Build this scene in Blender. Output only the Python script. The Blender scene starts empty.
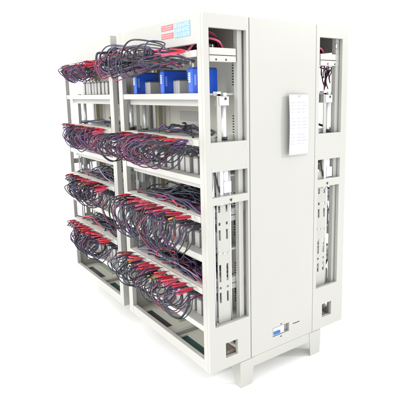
import bpy, bmesh, math, random
from mathutils import Vector, Matrix
random.seed(7)
sc = bpy.context.scene
C = sc.collection
ZB = 0.16           # underside of the racks above the floor
W = 0.992           # width of one cabinet
FAR = -1.087        # shift of the far cabinet
H = 1.85
S1, S2, D = 0.2745, 0.7640, 1.0385

# ------------------------------------------------------------------ materials
def mat(name, col, rough=0.5, metal=0.0, spec=0.5, noise=0.0, nscale=30.0, bump=0.0, bscale=200.0, coat=0.0, alpha_emit=None):
    m = bpy.data.materials.new(name); m.use_nodes = True
    nt = m.node_tree; b = nt.nodes['Principled BSDF']
    b.inputs['Base Color'].default_value = (*col, 1)
    b.inputs['Roughness'].default_value = rough
    b.inputs['Metallic'].default_value = metal
    b.inputs['Specular IOR Level'].default_value = spec
    b.inputs['Coat Weight'].default_value = coat
    tc = nt.nodes.new('ShaderNodeTexCoord')
    if noise:
        n = nt.nodes.new('ShaderNodeTexNoise'); n.inputs['Scale'].default_value = nscale; n.inputs['Detail'].default_value = 4
        r = nt.nodes.new('ShaderNodeMixRGB'); r.blend_type = 'MIX'
        r.inputs[1].default_value = (*[c*(1-noise) for c in col], 1); r.inputs[2].default_value = (*[min(1, c*(1+noise)) for c in col], 1)
        nt.links.new(tc.outputs['Object'], n.inputs['Vector']); nt.links.new(n.outputs['Fac'], r.inputs[0])
        nt.links.new(r.outputs[0], b.inputs['Base Color'])
    if bump:
        n2 = nt.nodes.new('ShaderNodeTexNoise'); n2.inputs['Scale'].default_value = bscale; n2.inputs['Detail'].default_value = 2
        bp = nt.nodes.new('ShaderNodeBump'); bp.inputs['Strength'].default_value = bump; bp.inputs['Distance'].default_value = 0.001
        nt.links.new(tc.outputs['Object'], n2.inputs['Vector']); nt.links.new(n2.outputs['Fac'], bp.inputs['Height'])
        nt.links.new(bp.outputs['Normal'], b.inputs['Normal'])
    return m
M = {
 'paint': mat('cabinet_paint', (.388, .389, .366), .36, noise=.04, nscale=2.2, bump=.15, bscale=260),
 'inner': mat('inner_paint', (.52, .515, .465), .5, noise=.06, nscale=6),
 'shelf': mat('shelf_paint', (.44, .44, .415), .45, noise=.05, nscale=9),
 'beige': mat('tray_board', (.52, .49, .435), .6, noise=.08, nscale=18),
 'olive': mat('olive_post_shade', (.30, .285, .20), .55, noise=.1, nscale=10),  # shadow on the back post, put into its base colour
 'steel': mat('steel', (.55, .56, .58), .28, metal=.85, noise=.08, nscale=25),
 'alu': mat('aluminium', (.66, .68, .72), .3, metal=.45, noise=.05, nscale=25),
 'cell': mat('cell_case', (.42, .42, .41), .38, metal=.25, noise=.1, nscale=14),
 'cellpale': mat('pale_cell_case', (.56, .56, .54), .4, metal=.1, noise=.1, nscale=14),
 'celltop': mat('cell_lid', (.22, .22, .21), .4, metal=.3),
 'blue': mat('blue_case', (.007, .085, .60), .35, noise=.12, nscale=14, coat=.2),
 'bluelid': mat('blue_case_lid', (.07, .09, .13), .5),
 'white': mat('white_plastic', (.50, .50, .49), .4),
 'paper': mat('paper', (.455, .455, .472), .8, noise=.01, nscale=4),
 'ink': mat('faint_ink', (.375, .375, .44), .8),
 'dark': mat('dark_slot', (.03, .03, .03), .7),
 'grille': mat('grille_grey', (.33, .34, .33), .6),
 'teal': mat('dark_green_floor_view', (.018, .07, .06), .45, noise=.25, nscale=9),
 'plum': mat('dark_plum_floor_view', (.05, .035, .045), .5, noise=.2, nscale=9),
 'brown': mat('brown_floor_view', (.19, .15, .12), .6, noise=.3, nscale=25),
 'rubber': mat('black_rubber', (.018, .018, .02), .5),
 'redlab': mat('red_label', (.56, .13, .15), .5, noise=.05, nscale=30),
 'redpale': mat('pale_red_print', (.66, .33, .33), .5),
 'bluelab': mat('blue_label', (.16, .34, .57), .5, noise=.05, nscale=30),
 'labwhite': mat('label_white', (.50, .59, .66), .5),
 'floor': mat('white_floor', (.92, .92, .92), .8),
 'breakblue': mat('breaker_blue', (.03, .16, .5), .35),
 'yellow': mat('yellow_sleeve', (.80, .46, .06), .45),
 'orange': mat('orange_sleeve', (.82, .26, .08), .45),
}
CAB = {
 'black': mat('cable_black', (.011, .012, .018), .26, noise=.2, nscale=40),
 'navy': mat('cable_navy', (.020, .026, .058), .28, noise=.2, nscale=40),
 'purple': mat('cable_purple', (.068, .025, .10), .36, noise=.2, nscale=40),
 'slate': mat('cable_slate', (.045, .052, .085), .36, noise=.2, nscale=40),
 'maroon': mat('cable_maroon', (.19, .028, .07), .38, noise=.2, nscale=40),
 'pink': mat('cable_pink', (.66, .11, .22), .4, noise=.1, nscale=40),
 'lilac': mat('cable_lilac', (.16, .15, .24), .4, noise=.1, nscale=40),
 'red': mat('clip_red', (.56, .022, .045), .36, noise=.12, nscale=40),
 'brick': mat('clip_brick', (.27, .045, .05), .4, noise=.15, nscale=40),
 'crimson': mat('clip_crimson', (.36, .014, .04), .4, noise=.15, nscale=40),
 'rose': mat('clip_rose', (.60, .07, .11), .42, noise=.15, nscale=40),
 'green': mat('cable_green', (.02, .06, .05), .4, noise=.1, nscale=40),
}

# ------------------------------------------------------------------ mesh helpers
class MB:
    def __init__(s): s.v = []; s.f = []
    def box(s, x0, x1, y0, y1, z0, z1):
        n = len(s.v)
        s.v += [(x, y, z) for x in (x0, x1) for y in (y0, y1) for z in (z0, z1)]
        s.f += [(n, n+1, n+3, n+2), (n+4, n+6, n+7, n+5), (n, n+4, n+5, n+1), (n+2, n+3, n+7, n+6), (n, n+2, n+6, n+4), (n+1, n+5, n+7, n+3)]
        return s
    def cyl(s, p, q, r0, r1=None, n=16):
        r1 = r0 if r1 is None else r1
        p, q = Vector(p), Vector(q); d = (q-p).normalized()
        a = d.orthogonal().normalized(); b = d.cross(a); k = len(s.v)
        for c, r in ((p, r0), (q, r1)):
            for i in range(n):
                t = 2*math.pi*i/n; s.v.append(tuple(c+a*math.cos(t)*r+b*math.sin(t)*r))
        for i in range(n):
            j = (i+1) % n; s.f.append((k+i, k+j, k+n+j, k+n+i))
        s.f.append(tuple(k+i for i in range(n))[::-1]); s.f.append(tuple(k+n+i for i in range(n)))
        return s
    def tube(s, pts, r, n=6):
        """round tube along a list of points (r number or list)"""
        pts = [Vector(p) for p in pts]; k = len(s.v); N = len(pts)
        t = (pts[1]-pts[0]).normalized(); a = t.orthogonal().normalized()
        for i, p in enumerate(pts):
            tt = (pts[min(i+1, N-1)]-pts[max(i-1, 0)]).normalized()
            a = (a-tt*a.dot(tt)).normalized(); b = tt.cross(a)
            rr = r[i] if isinstance(r, (list, tuple)) else r
            for j in range(n):
                th = 2*math.pi*j/n; s.v.append(tuple(p+a*math.cos(th)*rr+b*math.sin(th)*rr))
        for i in range(N-1):
            for j in range(n):
                j2 = (j+1) % n; s.f.append((k+i*n+j, k+i*n+j2, k+(i+1)*n+j2, k+(i+1)*n+j))
        s.f.append(tuple(k+j for j in range(n))[::-1]); s.f.append(tuple(k+(N-1)*n+j for j in range(n)))
        return s
    def sheet(s, axis, a0, a1, us, vs, holes):
        """slab between a0..a1 on the axis, spanning us x vs, with rectangular holes (u0,u1,v0,v1)"""
        U = sorted(set([us[0], us[1]]+[h[0] for h in holes]+[h[1] for h in holes])); U = [u for u in U if us[0] <= u <= us[1]]
        V = sorted(set([vs[0], vs[1]]+[h[2] for h in holes]+[h[3] for h in holes])); V = [u for u in V if vs[0] <= u <= vs[1]]
        def hole(i, j):
            if i < 0 or j < 0 or i >= len(U)-1 or j >= len(V)-1: return True
            cu, cv = (U[i]+U[i+1])/2, (V[j]+V[j+1])/2
            return any(h[0] < cu < h[1] and h[2] < cv < h[3] for h in holes)
        idx = {}
        def vert(i, j, k):
            key = (i, j, k)
            if key not in idx:
                c = [0, 0, 0]; o = [x for x in range(3) if x != axis]
                c[axis] = (a0, a1)[k]; c[o[0]] = U[i]; c[o[1]] = V[j]
                idx[key] = len(s.v); s.v.append(tuple(c))
            return idx[key]
        for i in range(len(U)-1):
            for j in range(len(V)-1):
                if hole(i, j): continue
                for k in (0, 1):
                    q = (vert(i, j, k), vert(i+1, j, k), vert(i+1, j+1, k), vert(i, j+1, k)); s.f.append(q)
                for di, dj, e in ((-1, 0, ((i, j), (i, j+1))), (1, 0, ((i+1, j), (i+1, j+1))), (0, -1, ((i, j), (i+1, j))), (0, 1, ((i, j+1), (i+1, j+1)))):
                    if hole(i+di, j+dj):
                        (p, q), (r_, t) = e
                        s.f.append((vert(p, q, 0), vert(r_, t, 0), vert(r_, t, 1), vert(p, q, 1)))
        return s
    def build(s, name, m, parent=None, bevel=0.0, smooth=False, loc=None):
        """mesh coordinates are in rack space (z=0 at rack underside)"""
        off = Vector((0, 0, ZB))
        org = Vector((0, 0, 0))
        if parent is not None:
            p = parent
            while p is not None: org += p.location; p = p.parent
        if loc is not None: org = Vector(loc)
        me = bpy.data.meshes.new(name)
        me.from_pydata([tuple(Vector(v)+off-org) for v in s.v], [], s.f)
        bm = bmesh.new(); bm.from_mesh(me); bmesh.ops.recalc_face_normals(bm, faces=bm.faces); bm.to_mesh(me); bm.free()
        if smooth:
            for p in me.polygons: p.use_smooth = len(p.vertices) == 4
        me.materials.append(m)
        o = bpy.data.objects.new(name, me); C.objects.link(o)
        if parent is not None: o.parent = parent
        elif loc is not None: o.location = loc
        if bevel:
            b = o.modifiers.new('bevel', 'BEVEL'); b.width = bevel; b.segments = 2; b.limit_method = 'ANGLE'; b.angle_limit = math.radians(40)
        return o
def B(*a): return MB().box(*a)
def tag(o, label=None, cat=None, group=None, kind=None):
    if label: o['label'] = label
    if cat: o['category'] = cat
    if group: o['group'] = group
    if kind: o['kind'] = kind
    return o
def empty(name, loc):
    o = bpy.data.objects.new(name, None); o.empty_display_size = .05; o.location = loc; C.objects.link(o); return o
def copy_tree(o, parent=None):
    c = o.copy(); C.objects.link(c); c.parent = parent
    for ch in list(o.children): copy_tree(ch, c)
    return c
def spline(P, seg=6):
    P = [Vector(p) for p in P]; P = [P[0]*2-P[1]]+P+[P[-1]*2-P[-2]]; out = []
    for i in range(1, len(P)-2):
        a, b, c, d = P[i-1:i+3]
        for k in range(seg):
            t = k/seg
            out.append(.5*((2*b)+(c-a)*t+(2*a-5*b+4*c-d)*t*t+(3*b-a-3*c+d)*t**3))
    out.append(P[-2]); return out

# ------------------------------------------------------------------ cabinet
SH = [1.475, 1.050, .645, .252]       # shelf tops
TR = [1.682, 1.245, .850, .465]       # tray tops
def front_rack(root, mir):
    """mir(y) maps front-rack depth to real depth (identity in front, mirrored behind)"""
    def bx(m, x0, x1, y0, y1, z0, z1):
        a, b = sorted((mir(y0), mir(y1))); return m.box(x0, x1, a, b, z0, z1)
    rear = mir(0) > .5
    f = MB()
    bx(f, -.057, -.0222, 0, .028, 0, H); f.build('front_post', M['paint'], root)
    bx(MB(), -W+.0222, -W+.057, 0, .028, 0, H).build('front_post', M['paint'], root)
    bx(MB(), -W+.057, -.057, .0, .028, 1.712, H).build('header', M['paint'], root, bevel=.002)
    bx(MB(), -W+.057, -.057, .0, .028, 0, .060).build('bottom_sill', M['paint'], root, bevel=.003)
    bx(MB(), -W+.0225, -.0225, .0285, S1-.001, H-.012, H-.001).build('top_sheet', M['paint'], root)
    if rear: holes = [(.792, .985, 1.233, 1.782), (.792, .985, .957, 1.078), (.792, .980, .275, .912), (.850, .933, .070, .158)]; ys = (S2+.0, D)
    else: holes = [(.031, .257, 1.231, 1.783), (.034, .260, .952, 1.083), (.038, .262, .254, .912), (.103, .183, .060, .145)]; ys = (0, S1)
    for k, x0 in enumerate((-.022, -W)):
        MB().sheet(0, x0, x0+.022, ys, (0, H), holes).build('side_panel', M['paint'], root, bevel=.0012)
    if rear:
        MB().cyl((-.0276, .966, 1.742), (-.0225, .966, 1.742), .016, n=20).build('roller', M['steel'], root, smooth=True)
    # screws of the cover plate between the windows
    sp = [(.038, 1.212), (.252, 1.210), (.04, 1.10), (.254, 1.10)]
    for y, z in sp:
        y = y if not rear else y+.735
        MB().cyl((.0, y, z), (.0018, y, z), .0042, n=10).build('screw', M['steel'], root)
    y = .150 if not rear else .875
    MB().cyl((0, y, .930), (.003, y, .930), .011, .008, n=3).build('level_mark', M['dark'], root)
    # floor pan with two cut-outs
    hs = [(-.88, -.585, .052, .112), (-.425, -.10, .040, .118)] if not rear else []
    ya, yb = sorted((mir(.0285), mir(S1-.002)))
    MB().sheet(2, .010, .018, (-W+.0225, -.0225), (ya, yb), hs).build('floor_pan', M['inner'], root)
    if not rear:
        B(-.90, -.57, .048, .118, .001, .008).build('floor_view_plate', M['plum'], root)  # added plates standing in for the floor seen through the cut-outs
        B(-.44, -.09, .036, .124, .001, .008).build('floor_view_plate', M['teal'], root)
        B(-.90, -.60, .165, .262, .0185, .0225).build('pan_shade_sheet', mat('pale_olive_pan_shade', (.30, .36, .27), .5, noise=.15, nscale=9), root)  # olive sheet added to paint the shade lying on the pan
        B(-.482, -.450, .030, .262, .0185, .040).build('cross_bar', M['paint'], root, bevel=.002)
    bx(MB(), -.18, -.03, .13, .24, .0185, .075).build('floor_view_block', M['brown'], root, bevel=.003)  # added brown box standing in for floor seen through the small window
    bx(MB(), -.20, -.025, .185, .20, .08, .10).build('brace', M['shelf'], root, bevel=.002)
    # shelves
    for k, T in enumerate(SH):
        m = MB()
        bx(m, -W+.0575, -.0575, .003, .030, T-.032, T)
        bx(m, -W+.065, -.065, .0305, S1-.003, T-.012, T-.001)
        bx(m, -W+.065, -.065, .045, .070, T-.066, T-.0125)
        m.build('shelf', M['shelf'], root, bevel=.002)
    st = bx(MB(), -W+.066, -.095, .120, .128, 1.6975, 1.714).build('connector_strip', M['dark'], root)
    ya, yb = sorted((mir(.1165), mir(.1198)))
    MB().sheet(1, ya, yb, (-W+.066, -.095), (1.690, 1.716), [(-.10-.035*i-.020, -.10-.035*i, 1.696, 1.711) for i in range(24)]).build('slotted_cover', M['alu'], st)
    # trays (probe bars) carrying the leads
    for k, T in enumerate(TR):
        m = MB()
        bx(m, -W+.0575, -.0575, -.004, .012, T-.032, T)
        bx(m, -W+.066, -.066, .0125, .215, T-.014, T-.003)
        q = 0 if k == 0 else .042
        bx(m, -.058-q, -.026-q, .050, .212+q, T-.022, T+.012)
        bx(m, -.058-q, -.026-q, .050, .212+q, T-.055, T-.026)
        t = m.build('lead_tray', M['shelf'], root, bevel=.0015)
        bx(MB(), -W+.06, -.06, .0125, .055, T-.0028, T+.0015).build('wood_strip', M['beige'], t)
        for y in ((.09, .15) if k == 0 else ()):
            yy = mir(y); MB().cyl((-.0262, yy, T-.045), (-.0245, yy, T-.045), .005, n=8).build('screw', M['dark'], t)
        for i in range(11):
            X = -.125-.072*i
            m2 = MB().cyl((X, mir(.05), T-.014), (X, mir(.05), T-.062), .006, .0035, n=8)
            m2.build('probe_pin', M['steel'], t)
    # lift mechanism at both ends
    for sgn, xo in ((1, 0), (-1, -W)):
        if rear and sgn < 0: continue
        def X(d): return xo-sgn*d
        mp = (lambda y: y+.745) if rear else (lambda y: y)
        mc = (lambda y: y+.772) if rear else (lambda y: y)
        def bxc(m, d0, d1, y0, y1, z0, z1):
            a, b = sorted((X(d0), X(d1))); return m.box(a, b, mc(y0), mc(y1), z0, z1)
        def bxx(m, d0, d1, y0, y1, z0, z1):
            a, b = sorted((X(d0), X(d1))); c, d_ = sorted((mir(y0), mir(y1))); return m.box(a, b, c, d_, z0, z1)
        sl = [(y0, y1, z0, z1) for (yc) in (.103, .150) for (y0, y1) in ((yc-.006, yc+.006),) for (z0, z1) in ((.86, .895), (.79, .806), (.71, .765), (.48, .575), (.440, .452), (.362, .42), (1.17, 1.25))]
        a, b = (mp(.088), mp(.168))
        hl = [(mp(h[0]), mp(h[1]), h[2], h[3]) for h in sl]
        xa, xb = sorted((X(.040), X(.046)))
        g = MB().sheet(0, xa, xb, (a, b), (.235, 1.0), hl).build('guide_plate', M['paint'], root, bevel=.001)
        for y, z in ((.097, .640), (.127, .636), (.158, .634)):
            MB().cyl((X(.040), mp(y), z), (X(.036), mp(y), z), .005, n=10).build('bolt', M['steel'], g)
        for y in (.074, .178):
            MB().cyl((X(.05), mp(y), .1), (X(.05), mp(y), 1.20), .006, n=12).build('guide_rod', M['alu'], root, smooth=True)
        bxc(MB(), .034, .040, .096, .121, 1.0, 1.47).build('lift_strap', M['paint'], root, bevel=.001)
        if not rear: bxx(MB(), .028, .062, .222, .252, .02, H-.02).build('inner_post', M['shelf'], root, bevel=.003)
        else: bxx(MB(), .028, .062, .045, .078, .02, H-.02).build('inner_post', M['shelf'], root, bevel=.003)
        if sgn < 0: bxx(MB(), .07, .10, .225, .262, .02, H-.02).build('back_post', M['olive'], root, bevel=.002)
        cy = MB().cyl((X(.052), mc(.149), .945), (X(.052), mc(.149), 1.155), .021, n=24).build('air_cylinder', M['alu'], root, smooth=True)
        MB().cyl((X(.052), mc(.149), 1.155), (X(.052), mc(.149), 1.415), .0130, n=20).build('piston_rod', M['alu'], cy, smooth=True)
        MB().cyl((X(.052), mc(.149), 1.235), (X(.052), mc(.149), 1.252), .018, n=20).build('rubber_ring', M['rubber'], cy, smooth=True)
        m = MB(); bxc(m, .030, .072, .108, .168, 1.412, 1.458); bxc(m, .034, .068, .096, .122, 1.4585, 1.482); bxc(m, .034, .068, .136, .158, 1.4585, 1.476)
        m.build('rod_clevis', M['white'], cy, bevel=.002)
        MB().cyl((X(.028), mc(.146), 1.446), (X(.0302), mc(.146), 1.446), .007, n=10).build('clevis_pin', M['dark'], cy)
        m = MB(); bxc(m, .027, .08, .126, .174, .962, 1.022); bxc(m, .03, .07, .104, .1255, .90, 1.13)
        m.build('cylinder_bracket', M['alu'], cy, bevel=.002)
        MB().tube(spline([(X(.04), mc(.072), 1.12), (X(.036), mc(.080), 1.06), (X(.034), mc(.098), .99), (X(.036), mc(.108), .965)]), .0042, 8).build('air_hose', M['rubber'], cy, smooth=True)
        # dark switch
        bxx(MB(), .062, .074, .045, .062, .60, .76).build('limit_switch', M['grille'], root, bevel=.002)

root = empty('test_cabinet', (0, 0, 0))
tag(root, 'near white steel battery test cabinet with red and blue stickers on its header', 'test cabinet', 'white battery test cabinets standing side by side')
front_rack(root, lambda y: y)
front_rack(root, lambda y: D-y)
# middle body
MB().sheet(0, -.020, 0, (S1+.0045, S2-.0022), (0, H), [(.439, .567, .070, .124)]).build('middle_panel', M['paint'], root, bevel=.002)
MB().sheet(0, -W, -W+.02, (S1+.0045, S2-.0022), (0, H), []).build('middle_panel', M['paint'], root, bevel=.002)
def wall(y0, y1, vents):
    w = B(-W+.0205, -.0205, y0, y1, .001, H-.002).build('inner_wall', M['inner'], root)
    f = -1 if vents < 0 else 1
    yf = y0 if vents < 0 else y1
    def vb(m, x0, x1, z0, z1, d):
        a, b = sorted((yf+.0002*f, yf+d*f)); m.box(x0, x1, a, b, z0, z1)
    for T in SH:
        m = MB(); vb(m, -.70, -.47, T-.165, T-.108, .0022); g = m.build('vent_grille', M['grille'], w)
        m = MB()
        for i in range(7): vb(m, -.695, -.475, T-.160+i*.0075, T-.157+i*.0075, .004)
        m.build('grille_slats', M['inner'], g)
        m = MB()
        for zs in ([T+.04+.0145*i for i in range(9)], [T-.30+.0145*i for i in range(13)]):
            m = MB()
            for zz in zs: vb(m, -.145, -.120, zz, zz+.006, .0016)
            m.build('louvre_slots', M['dark'], w)
        m = MB(); vb(m, -.83, -.828, T-.30, T-.075, .0016); vb(m, -.43, -.428, T-.30, T-.075, .0016)
        m.build('panel_seam', M['grille'], w)
    m = MB()
    for xx in (-.90, -.935):
        vb(m, xx-.014, xx+.014, .05, 1.80, .02)
    m.build('slotted_upright', M['shelf'], w, bevel=.002)
wall(S1+.001, S1+.006, -1); wall(S2-.006, S2-.001, 1)
B(-W+.0205, -.0205, S1+.0065, S2-.0065, H-.012, H-.001).build('middle_top', M['paint'], root)
B(-W+.004, -.0012, .2000, .8380, -.060, -.0015).build('base_plinth', M['paint'], root, bevel=.003)
# L shaped tapering feet under the plinth, mirrored front/back and left/right
def foot(xs, ys):
    x0 = 0 if xs > 0 else -W; sx = -1 if xs > 0 else 1
    y0, sy = (.197, 1) if ys < 0 else (.838, -1)
    t = .005; zt, zb = -.004, -.160
    def slab(pts, ax, th):
        m = MB(); n = len(pts); s0 = [tuple(p) for p in pts]
        s1 = [tuple(c+(th if i == ax else 0) for i, c in enumerate(p)) for p in pts]
        m.v = s0+s1; m.f = [tuple(range(n))[::-1], tuple(range(n, 2*n))]+[(i, (i+1) % n, n+(i+1) % n, n+i) for i in range(n)]
        return m
    a = slab([(x0+sx*-.002, y0, zt), (x0+sx*-.002, y0+sy*.100, zt), (x0+sx*.001, y0+sy*.086, zb), (x0+sx*.001, y0+sy*.004, zb)], 0, sx*t)
    b = slab([(x0+sx*(-.002+t), y0, zt), (x0+sx*.100, y0, zt), (x0+sx*.048, y0+sy*.004, zb), (x0+sx*(.001+t), y0+sy*.004, zb)], 1, sy*t)
    n = len(a.v); a.v += b.v; a.f += [tuple(i+n for i in f) for f in b.f]
    a.build('foot', M['paint'], root, bevel=.001)
for xs in (1, -1):
    for ys in (-1, 1): foot(xs, ys)

far = copy_tree(root); far.location = (FAR, 0, 0)
tag(far, 'far white steel battery test cabinet at the left with a plain header', 'test cabinet', 'white battery test cabinets standing side by side')
# loose batteries stand lower there; the stickers, breaker and marks belong to the near one only
def slabf(x0, x1, z0, z1, d0=.0003, d1=.0012): return B(x0, x1, -d1, -d0, z0, z1)
hd = [c for c in root.children if c.name.startswith('header')][0]
for z0, z1 in ((1.7995, 1.8275), (1.758, 1.786)):
    r = slabf(-.404, -.278, z0, z1).build('red_label', M['redlab'], hd)
    m = MB()
    for j in range(2):
        x = -.396
        while x < -.29:
            w_ = random.uniform(.006, .012); m.box(x, x+w_, -.0017, -.0013, z0+.005+j*.011, z0+.0105+j*.011); x += w_+.004
    m.build('label_print', M['redpale'], r)
bl = slabf(-.262, -.112, 1.7535, 1.8265).build('blue_label', M['bluelab'], hd)
m = MB()
for j in range(3):
    z0 = 1.7575+j*.0235; x = -.256
    for i in range(6):
        # square characters made of small strokes
        for (a, b, c, d_) in random.sample([(0, .9, .0, .16), (0, .9, .42, .58), (0, .9, .84, 1.), (0, .16, 0, 1), (.38, .54, 0, 1), (.74, .9, 0, 1)], 4):
            m.box(x+a*.019, x+b*.019, -.0017-.0001*random.random(), -.0013, z0+c*.018, z0+d_*.018)
        x += .0237
m.build('label_print', M['labwhite'], bl)
# breaker in its cut-out
br = B(-.045, -.004, .444, .530, .074, .120).build('breaker', M['white'], root, bevel=.002)
m = MB()
for i in range(4): m.box(-.0038, .004, .448+i*.0125, .457+i*.0125, .082, .099)
m.build('toggle', M['breakblue'], br, bevel=.001)
B(-.06, -.022, .43, .575, .06, .135).build('breaker_recess', M['grille'], root)
for (y0, y1, z0, z1) in ((.598, .604, .104, .110), (.607, .652, .104, .1085), (.497, .508, .132, .137), (.495, .508, .055, .060)):
    MB().box(.0002, .0012, y0, y1, z0, z1).build('printed_mark', M['dark'], root)

# ------------------------------------------------------------------ cells and batteries on the shelves
ORD = ['first', 'second', 'third', 'fourth', 'fifth', 'sixth', 'seventh', 'eighth', 'ninth', 'tenth', 'eleventh', 'twelfth', 'thirteenth']
LV = ['top', 'second', 'third', 'lowest']
def make_cell(w, d, h, body):
    r = empty('battery_cell', (0, 0, 0))
    B(0, w, 0, d, -ZB, h-ZB-.008).build('case', body, r, bevel=.004)
    B(.002, w-.002, .002, d-.002, h-ZB-.0078, h-ZB).build('lid', M['celltop'], r, bevel=.002)
    for y in (.025, d-.025): MB().cyl((w/2, y, h-ZB), (w/2, y, h-ZB+.008), .007, n=10).build('terminal', M['steel'], r)
    return r
cell0 = None
for ci, (cx, cn) in enumerate(((0, 'near'), (FAR, 'far'))):
    for k in range(4):
        if ci == 0 and k == 0: continue
        n = 11 if k else 8
        for i in range(n):
            if cell0 is None: o = cell0 = make_cell(.044, .13, .094, M['cell'])
            else: o = copy_tree(cell0)
            x = cx-.150-.072*i if k else cx-.29-.062*i
            o.location = (x+random.uniform(-.004, .004), .060+random.uniform(-.004, .006), SH[k]+ZB)
            tag(o, f'grey metal battery cell, {ORD[i]} from the right, {LV[k]} shelf of the {cn} cabinet', 'battery cell', f'grey cells on the {LV[k]} shelf of the {cn} cabinet')
# three blue batteries with lower grey cells beside them on the near top shelf
def blue_battery(x, label):
    o = empty('blue_battery', (x, .04, SH[0]+ZB))
    z0 = SH[0]
    c = B(x, x+.045, .04, .195, z0, z0+.126).build('case', M['blue'], o, bevel=.004)
    B(x+.003, x+.042, .043, .192, z0+.1262, z0+.132).build('lid', M['bluelid'], o, bevel=.002)
    for y in (.06, .10, .15): MB().cyl((x+.022, y, z0+.132), (x+.022, y, z0+.152), .007, n=10).build('terminal', M['steel'], o)
    s = B(x+.006, x+.026, .0385, .0398, z0+.055, z0+.105).build('case_label', M['labwhite'], o)
    m = MB()
    for i in range(4): m.box(x+.008, x+.023, .0380, .0384, z0+.062+i*.011, z0+.065+i*.011)
    m.build('label_print', M['breakblue'], s)
    B(x+.0452, x+.0460, .05, .062, z0+.04, z0+.095).build('tape_strip', mat('pale_blue_print', (.16, .28, .7), .4), o)
    tag(o, label, 'battery', 'tall blue batteries on the top shelf of the near cabinet')
for i, (x, l) in enumerate(((-.212, 'tall blue battery nearest the right post on the top shelf of the near cabinet'), (-.515, 'tall blue battery in the middle of the top shelf of the near cabinet'), (-.862, 'tall blue battery at the left end of the top shelf of the near cabinet'))):
    blue_battery(x, l)
gl = ['middle', 'left end']
for g, x in ((0, -.475), (1, -.825)):
    for j in range(3):
        o = empty('small_cell', (x+.006+j*.024, .098, SH[0]+ZB))
        xx = x+.006+j*.024; z0 = SH[0]
        B(xx, xx+.021, .098, .168, z0, z0+.070).build('case', M['cellpale'], o, bevel=.003)
        B(xx+.002, xx+.019, .100, .166, z0+.0702, z0+.075).build('lid', M['celltop'], o)
        tag(o, f'short grey cell, {ORD[j]} in line to the right of the {gl[g]} blue battery', 'battery cell', 'short grey cells beside the blue batteries')

# ------------------------------------------------------------------ test leads
def make_lead(A, clipcol, cables, shape, label, group):
    """A attach point in rack space; shape = list of relative path lists, one per cable"""
    r = empty('test_lead', (A[0], A[1], A[2]+ZB))
    A = Vector(A); d = Vector(shape['d']).normalized(); L = shape['len']
    side = d.cross(Vector((0, 0, 1))).normalized(); up = side.cross(d)
    m = MB(); m.tube([A, A+d*.022], [.0022, .005], 6); m.build('jaw', M['steel'], r)
    m = MB()
    for s_ in (1, -1):
        op = s_*shape['open']
        pts = [A+d*.016+up*s_*.002, A+d*.035+up*(s_*.004), A+d*(.035+(L-.035)*.6)+up*(s_*.005+op*.7), A+d*L+up*(s_*.005+op)]
        m.tube(pts, [.0028, .0056, .0050, .0038], 7)
    m.build('clip_handle', clipcol, r, smooth=True)
    for (cm, path, rad) in cables:
        P = [A+d*(L*.72)+up*shape['open']*.5, A+d*(L+.012)+up*shape['open']*.5]+[A+Vector(p)+Vector((random.uniform(-.008, .008), random.uniform(-.006, .006), random.uniform(-.007, .007))) for p in path]
        MB().tube(spline(P, 6), rad, 7).build('cable', cm, r, smooth=True)
    tag(r, label, 'test lead', group)
    return r
R = random.uniform
def hang(lean, out, drop, far):
    """relative path of one hanging loop that returns under the tray"""
    o = R(*out); dr = R(*drop); a = lean+R(-.03, .03); w = R(.0, .05)
    return [(a*.5, -o*.85, R(-.02, .006)), (a, -o, -dr*.35), (a+w*.3, -o*.86, -dr*.8), (a+w, -o*.58, -dr), (a+w*1.2, -o*.28, -dr*.72), (a*.6+w, -.03, -dr*.35), (w, .03, -.052)]
def sweep(lean, out, drop, rise):
    o = R(*out); dr = R(*drop); ri = R(*rise)
    return [(lean*.35, -o*.5, ri*.8), (lean*.75, -o*.9, ri), (lean+R(-.04, .04), -o, -dr*.3), (lean*.95, -o*.85, -dr), (lean*.6, -o*.55, -dr*.8), (lean*.3, -o*.2, -dr*.5), (0.01, .03, -.05)]
HC = {'red': CAB['red'], 'black': CAB['black'], 'brick': CAB['brick'], 'yellow': M['yellow'], 'orange': M['orange'], 'purple': CAB['purple'], 'pink': CAB['pink'], 'crimson': CAB['crimson'], 'pinkish red': CAB['rose']}
COLS = [['maroon', 'purple', 'purple', 'navy', 'black', 'black', 'slate'], ['black', 'navy', 'purple', 'maroon', 'slate', 'purple', 'maroon', 'black'], ['black', 'navy', 'slate', 'maroon', 'black', 'purple', 'black', 'slate'], ['black', 'navy', 'slate', 'purple', 'black', 'black', 'maroon']]
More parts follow.
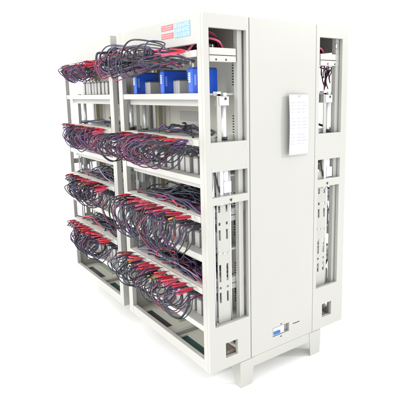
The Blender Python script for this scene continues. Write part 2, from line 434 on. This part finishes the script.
for ci, (cx, cn) in enumerate(((0, 'near'), (FAR, 'far'))):
    for k in range(4):
        cnt = {}
        for i in range(11):
            for j in range(2):
                far_ = ci == 1
                x = cx-.115-.072*i-(.030 if j else 0)+R(-.008, .008)
                if x < cx-W+.07 or (far_ and k == 0 and i == 10): continue
                key = 'red' if j == 0 else (random.choice(['black', 'black', 'black', 'purple', 'brick', 'pink']))
                if k > 1 and j == 0: key = random.choice(['red', 'crimson', 'pinkish red', 'brick', 'black', 'red', 'pinkish red'])
                if k == 1 and j == 0: key = random.choice(['brick', 'brick', 'purple', 'red'])
                if k == 0 and ci == 0 and i < 2 and j: continue
                if k == 0 and ci == 0: key = random.choice(['pink', 'purple', 'black', 'red', 'pink'])
                special = {(0, 1, 2): 'orange', (0, 1, 3): 'yellow', (0, 2, 1): 'yellow', (0, 3, 4): 'yellow', (0, 3, 9): 'yellow', (0, 0, 5): 'yellow', (0, 0, 8): 'orange', (1, 2, 4): 'yellow', (1, 1, 5): 'orange'}
                if j == 1 and (ci, k, i) in special: key = special[(ci, k, i)]
                A = (x, -.006, TR[k]-(.006 if j == 0 else .020)+R(-.003, .003))
                L = R(.085, .122) if not (far_ and i > 6) else .085
                dz = R(-.10, .12) if j == 0 else R(-.30, -.05)
                out3, dr3 = (.12, .20), ((.13, .215) if k == 2 else (.08, .155))
                sh = {'d': (R(-.30, .10)+(.55*max(0., (i-5)/5.) if far_ else 0), -1, dz), 'len': L, 'open': R(.001, .007)}
                edge = max(0., (i-5)/5.) if far_ else 0.
                if k == 0 and ci == 0 and i > 1: sh['d'] = (R(-1.6, -.3), -1, R(-.12, .3)); sh['len'] = R(.085, .11)
                cs = []
                for q in range(2):
                    cm = CAB[random.choice(COLS[k])]; rad = R(.0027, .0038)+(.0006 if k == 0 and not far_ else 0)
                    if k == 0 and ci == 0:
                        if i < 3 and j: path = hang(-.05, (.10, .16), (.03, .07), 0)
                        else: path = sweep(R(-.34, -.06)*(1 if i < 7 else .25), (.12, .22), (.02, .11), (-.01, .065))
                    elif k == 0: path = hang(R(-.06, .06)+.30*edge, (.13-.06*edge, .17-.08*edge), (.06, .10), far_)
                    elif far_: path = hang(R(-.05, .03)+.32*edge, (.135-.05*edge, .19-.10*edge), (.08, .145), far_)
                    elif k == 1: path = hang(R(-.12, .0), (.16, .25), (.07, .15), 0)
                    else: path = hang(R(-.05, .02), out3, dr3, 0)
                    cs.append((cm, path, rad))
                cnt[key] = cnt.get(key, 0)+1
                kk = key if key != 'brick' else 'brick red'
                make_lead(A, HC[key], cs, sh, f'{kk} clip test lead, {ORD[min(cnt[key]-1, 12)]} {kk} from the right, {LV[k]} tray, {cn} cabinet', f'test leads on the {LV[k]} tray of the {cn} cabinet')

# cables lying along the trays
def loose(cx, k, cn, n, cols, ymin=.025, side='front', yr=None):
    for i in range(n):
        c = random.choice(cols); N = random.randint(5, 7)
        x0 = cx+R(-.93, -.50); x1 = cx+R(-.40, -.07); pts = []
        ya = R(ymin, .225)
        hgt = (.015+(.075 if k > 1 else .05)*R(0, 1)**1.3)
        for q in range(N):
            t = q/(N-1)
            ya = min(.235, max(ymin, ya+R(-.07, .07)))
            z = TR[k]+.006+hgt*math.sin(math.pi*t)*R(.5, 1.2)
            y = ya if yr is None else D-ya
            pts.append((x0+(x1-x0)*t+R(-.03, .03), y, z))
        nm = {'black': 'black', 'navy': 'dark navy', 'purple': 'purple', 'slate': 'slate grey', 'maroon': 'maroon', 'pink': 'pink', 'lilac': 'pale lilac', 'green': 'dark green', 'red': 'red'}[c]
        where = f'{LV[k]} tray of the {cn} cabinet' if yr is None else f'{LV[k]} rear tray of the {cn} cabinet'
        p0 = Vector(pts[0])+Vector((0, 0, ZB))
        o = MB().tube(spline(pts, 6), R(.0038, .0062), 7).build('loose_cable', CAB[c], None, smooth=True, loc=tuple(p0))
        tag(o, f'{nm} loose cable lying along the {where}', 'cable', f'{nm} loose cables on the {where}')
dk = ['black', 'black', 'navy', 'purple', 'slate']
mix = ['black', 'black', 'navy', 'purple', 'black', 'maroon', 'lilac', 'green', 'black', 'red', 'navy', 'slate']
loose(0, 0, 'near', 8, ['pink', 'black', 'maroon', 'pink']); loose(FAR, 0, 'far', 4, ['maroon', 'black', 'purple'])
loose(0, 1, 'near', 10, dk); loose(FAR, 1, 'far', 7, ['black', 'black', 'navy'])
loose(0, 2, 'near', 46, mix); loose(FAR, 2, 'far', 26, mix)
loose(0, 3, 'near', 60, mix); loose(FAR, 3, 'far', 30, mix)
loose(0, 0, 'near', 6, ['pink', 'black', 'pink'], yr=1); loose(0, 1, 'near', 6, ['black', 'navy'], yr=1)
loose(0, 2, 'near', 7, ['black', 'navy'], yr=1); loose(0, 3, 'near', 7, ['black', 'maroon'], yr=1)
for i in range(9):
    x = -.09-.02*i; c = ['pink', 'black', 'maroon', 'pink', 'black', 'pink', 'black', 'pink', 'maroon'][i]; h = .05+.013*(i % 4)
    pts = [(x-.10, .035+.01*i, 1.69), (x-.05, .06+.012*i, 1.69+h), (x-.01, .10+.013*i, 1.695+h), (x+.005, .15+.01*i, 1.70+h*.6), (x-.01, .19+.006*i, 1.69)]
    o = MB().tube(spline(pts, 6), .0062, 8).build('arched_cable', CAB[c], None, smooth=True, loc=(x-.10, .035+.02*i, 1.69+ZB))
    tag(o, f'{c} cable arching over the top tray behind the upper left side window', 'cable', f'{c} cables arching over the top tray')
for i in range(8):
    x = -.09-.02*i; c = ['pink', 'black', 'maroon', 'black', 'pink', 'maroon', 'black', 'pink'][i]; h = .045+.014*(i % 4)
    y0 = .800+.008*i
    pts = [(x-.06, y0, 1.69), (x-.02, y0+.02, 1.69+h), (x, y0+.06, 1.70+h*.8), (x+.005, y0+.10, 1.70+h*.5), (x-.01, y0+.13, 1.69)]
    o = MB().tube(spline(pts, 6), .0062, 8).build('arched_cable', CAB[c], None, smooth=True, loc=(x-.06, y0, 1.69+ZB))
    tag(o, f'{c} cable arching over the top rear tray behind the upper right side window', 'cable', f'{c} cables arching over the top rear tray')
# black cables looping inside the rear rack behind its upper window
for i in range(12):
    x = -.08-.022*i; y = .815+.0125*i
    pts = [(x, y, 1.655), (x+.01, y+.03, 1.62), (x-.01, y+.05+R(-.02, .02), 1.57), (x, y+R(-.01, .03), 1.52), (x-.02, y+R(-.04, .04), 1.476)]
    o = MB().tube(spline(pts, 6), .0068, 8).build('drop_cable', CAB['black' if i % 3 else 'maroon'], None, smooth=True, loc=(x, y, 1.655+ZB))
    tag(o, ('black' if i % 3 else 'maroon')+' cable dropping behind the upper right window of the near cabinet', 'cable', ('black' if i % 3 else 'maroon')+' cables dropping in the rear rack')
# leads and cells of the rear rack that can be seen through its side windows
for k in range(4):
    for i in range(6):
        x = -.12-.055*i; c = ['red', 'black', 'pinkish red', 'purple', 'crimson', 'brick'][i]
        cs = []
        for q in range(2):
            p = hang(R(-.05, .03), (.025, .045), (.08, .20), 0)
            cs.append((CAB[random.choice(['black', 'navy', 'purple', 'maroon'])], [(a_, -b_, c_) for a_, b_, c_ in p], R(.0035, .0045)))
        make_lead((x, D+.006, TR[k]-.008), HC[c], cs, {'d': (R(-.2, .1), 1, R(-.5, .1)), 'len': R(.035, .045), 'open': .003}, f'{c} clip test lead at the back of the rear rack, {LV[k]} tray, near cabinet', f'test leads on the {LV[k]} rear tray of the near cabinet')
    for i in range(5 if k else 0):
        o = copy_tree(cell0); o.location = (-.12-.072*i, D-.19, SH[k]+ZB)
        tag(o, f'grey metal battery cell, {ORD[i]} from the side window, {LV[k]} shelf of the rear rack', 'battery cell', f'grey cells on the {LV[k]} shelf of the rear rack')

# ------------------------------------------------------------------ paper on the middle panel
pp = empty('paper_sheet', (0.002, .62, 1.13+ZB))
me = MB(); NU, NV = 14, 20; t = .0006
def ps(u, v):   # u along y, v along z
    y = .532+(.170+.003*math.sin(v*3))*u; z = 1.128+.336*v-.006*u*(1-v)
    curl = (1-u)**1.3*(.019+.007*math.sin(v*3.1))
    return (.0035+curl+.003*(1-v), y, z)
for k_ in (0, 1):
    for i in range(NU+1):
        for j in range(NV+1):
            x, y, z = ps(i/NU, j/NV); me.v.append((x-k_*t, y, z))
o_ = (NU+1)*(NV+1)
for i in range(NU):
    for j in range(NV):
        a = i*(NV+1)+j; q = (a, a+1, a+NV+2, a+NV+1); me.f.append(q); me.f.append(tuple(c+o_ for c in q)[::-1])
for i in range(NU):
    for j in (0, NV):
        a = i*(NV+1)+j; me.f.append((a, a+NV+1, a+NV+1+o_, a+o_))
for j in range(NV):
    for i in (0, NU):
        a = i*(NV+1)+j; me.f.append((a, a+1, a+1+o_, a+o_))
sh_ = me.build('sheet', M['paper'], pp, smooth=True)
m = MB()
for j in range(15):
    v = .86-j*.052
    if j % 5 == 4: continue
    for u0 in (.10, .42, .68):
        u1 = u0+R(.10, .24)
        p = [ps(u0, v), ps(u1, v), ps(u1, v+.010), ps(u0, v+.010)]; k_ = len(m.v)
        m.v += [(x+.0006, y, z) for x, y, z in p]+[(x+.0003, y, z) for x, y, z in p]
        m.f += [(k_, k_+1, k_+2, k_+3), (k_+4, k_+5, k_+6, k_+7), (k_, k_+1, k_+5, k_+4), (k_+1, k_+2, k_+6, k_+5), (k_+2, k_+3, k_+7, k_+6), (k_+3, k_, k_+4, k_+7)]
m.build('faint_print', M['ink'], pp)
MB().cyl((.006, .622, 1.452), (.013, .622, 1.452), .006, n=14).build('magnet', M['grille'], pp)
tag(pp, 'white sheet of paper with faint print held by a magnet on the middle side panel', 'paper sheet')

# ------------------------------------------------------------------ floor, world, light, camera
fm = bpy.data.meshes.new('floor'); s_ = 40
fm.from_pydata([(-s_, -s_, 0), (s_, -s_, 0), (s_, s_, 0), (-s_, s_, 0)], [], [(0, 1, 2, 3)]); fm.materials.append(M['floor'])
fl = bpy.data.objects.new('floor', fm); C.objects.link(fl); fl['kind'] = 'structure'
w = bpy.data.worlds.new('World'); sc.world = w; w.use_nodes = True
bg = w.node_tree.nodes['Background']; bg.inputs[0].default_value = (1, 1, 1, 1); bg.inputs[1].default_value = .95
def sun(name, d, s, ang, col=(1, 1, 1)):
    l = bpy.data.lights.new(name, 'SUN'); l.energy = s; l.angle = math.radians(ang); l.color = col
    o = bpy.data.objects.new(name, l); C.objects.link(o); o.rotation_euler = Vector(d).to_track_quat('Z', 'Y').to_euler(); return o
sun('key_sun', (.80, 1.0, .42), .85, 2.5, (1, .99, .96))
sun('front_lamp', (-.2, -1.0, .55), 1.4, 40, (1, .985, .95))
f, cxp, cyp = 486.1307, 237.1232, 175.5457
yaw, pitch, roll = -.923497, -.166249, -.0114423
cy, sy, cp, sp, cr, sr = math.cos(yaw), math.sin(yaw), math.cos(pitch), math.sin(pitch), math.cos(roll), math.sin(roll)
F = Vector((cp*sy, cp*cy, sp)); Rr = Vector((cy, -sy, 0)); U = Rr.cross(F)
R2 = Rr*cr+U*sr; U2 = Rr*-sr+U*cr
cam = bpy.data.cameras.new('camera'); co = bpy.data.objects.new('camera', cam); C.objects.link(co)
mw = Matrix((R2, U2, -F)).transposed().to_4x4(); mw.translation = Vector((1.98129623, -1.30657105, 1.46891285+ZB)); co.matrix_world = mw
cam.sensor_width = 36; cam.lens = f/400*36; cam.shift_x = (200-cxp)/400; cam.shift_y = (cyp-200)/400
cam.clip_start = .05; cam.clip_end = 200; sc.camera = co
sc.view_settings.view_transform = 'Standard'; sc.view_settings.look = 'None'; sc.view_settings.exposure = .83; sc.view_settings.gamma = 1
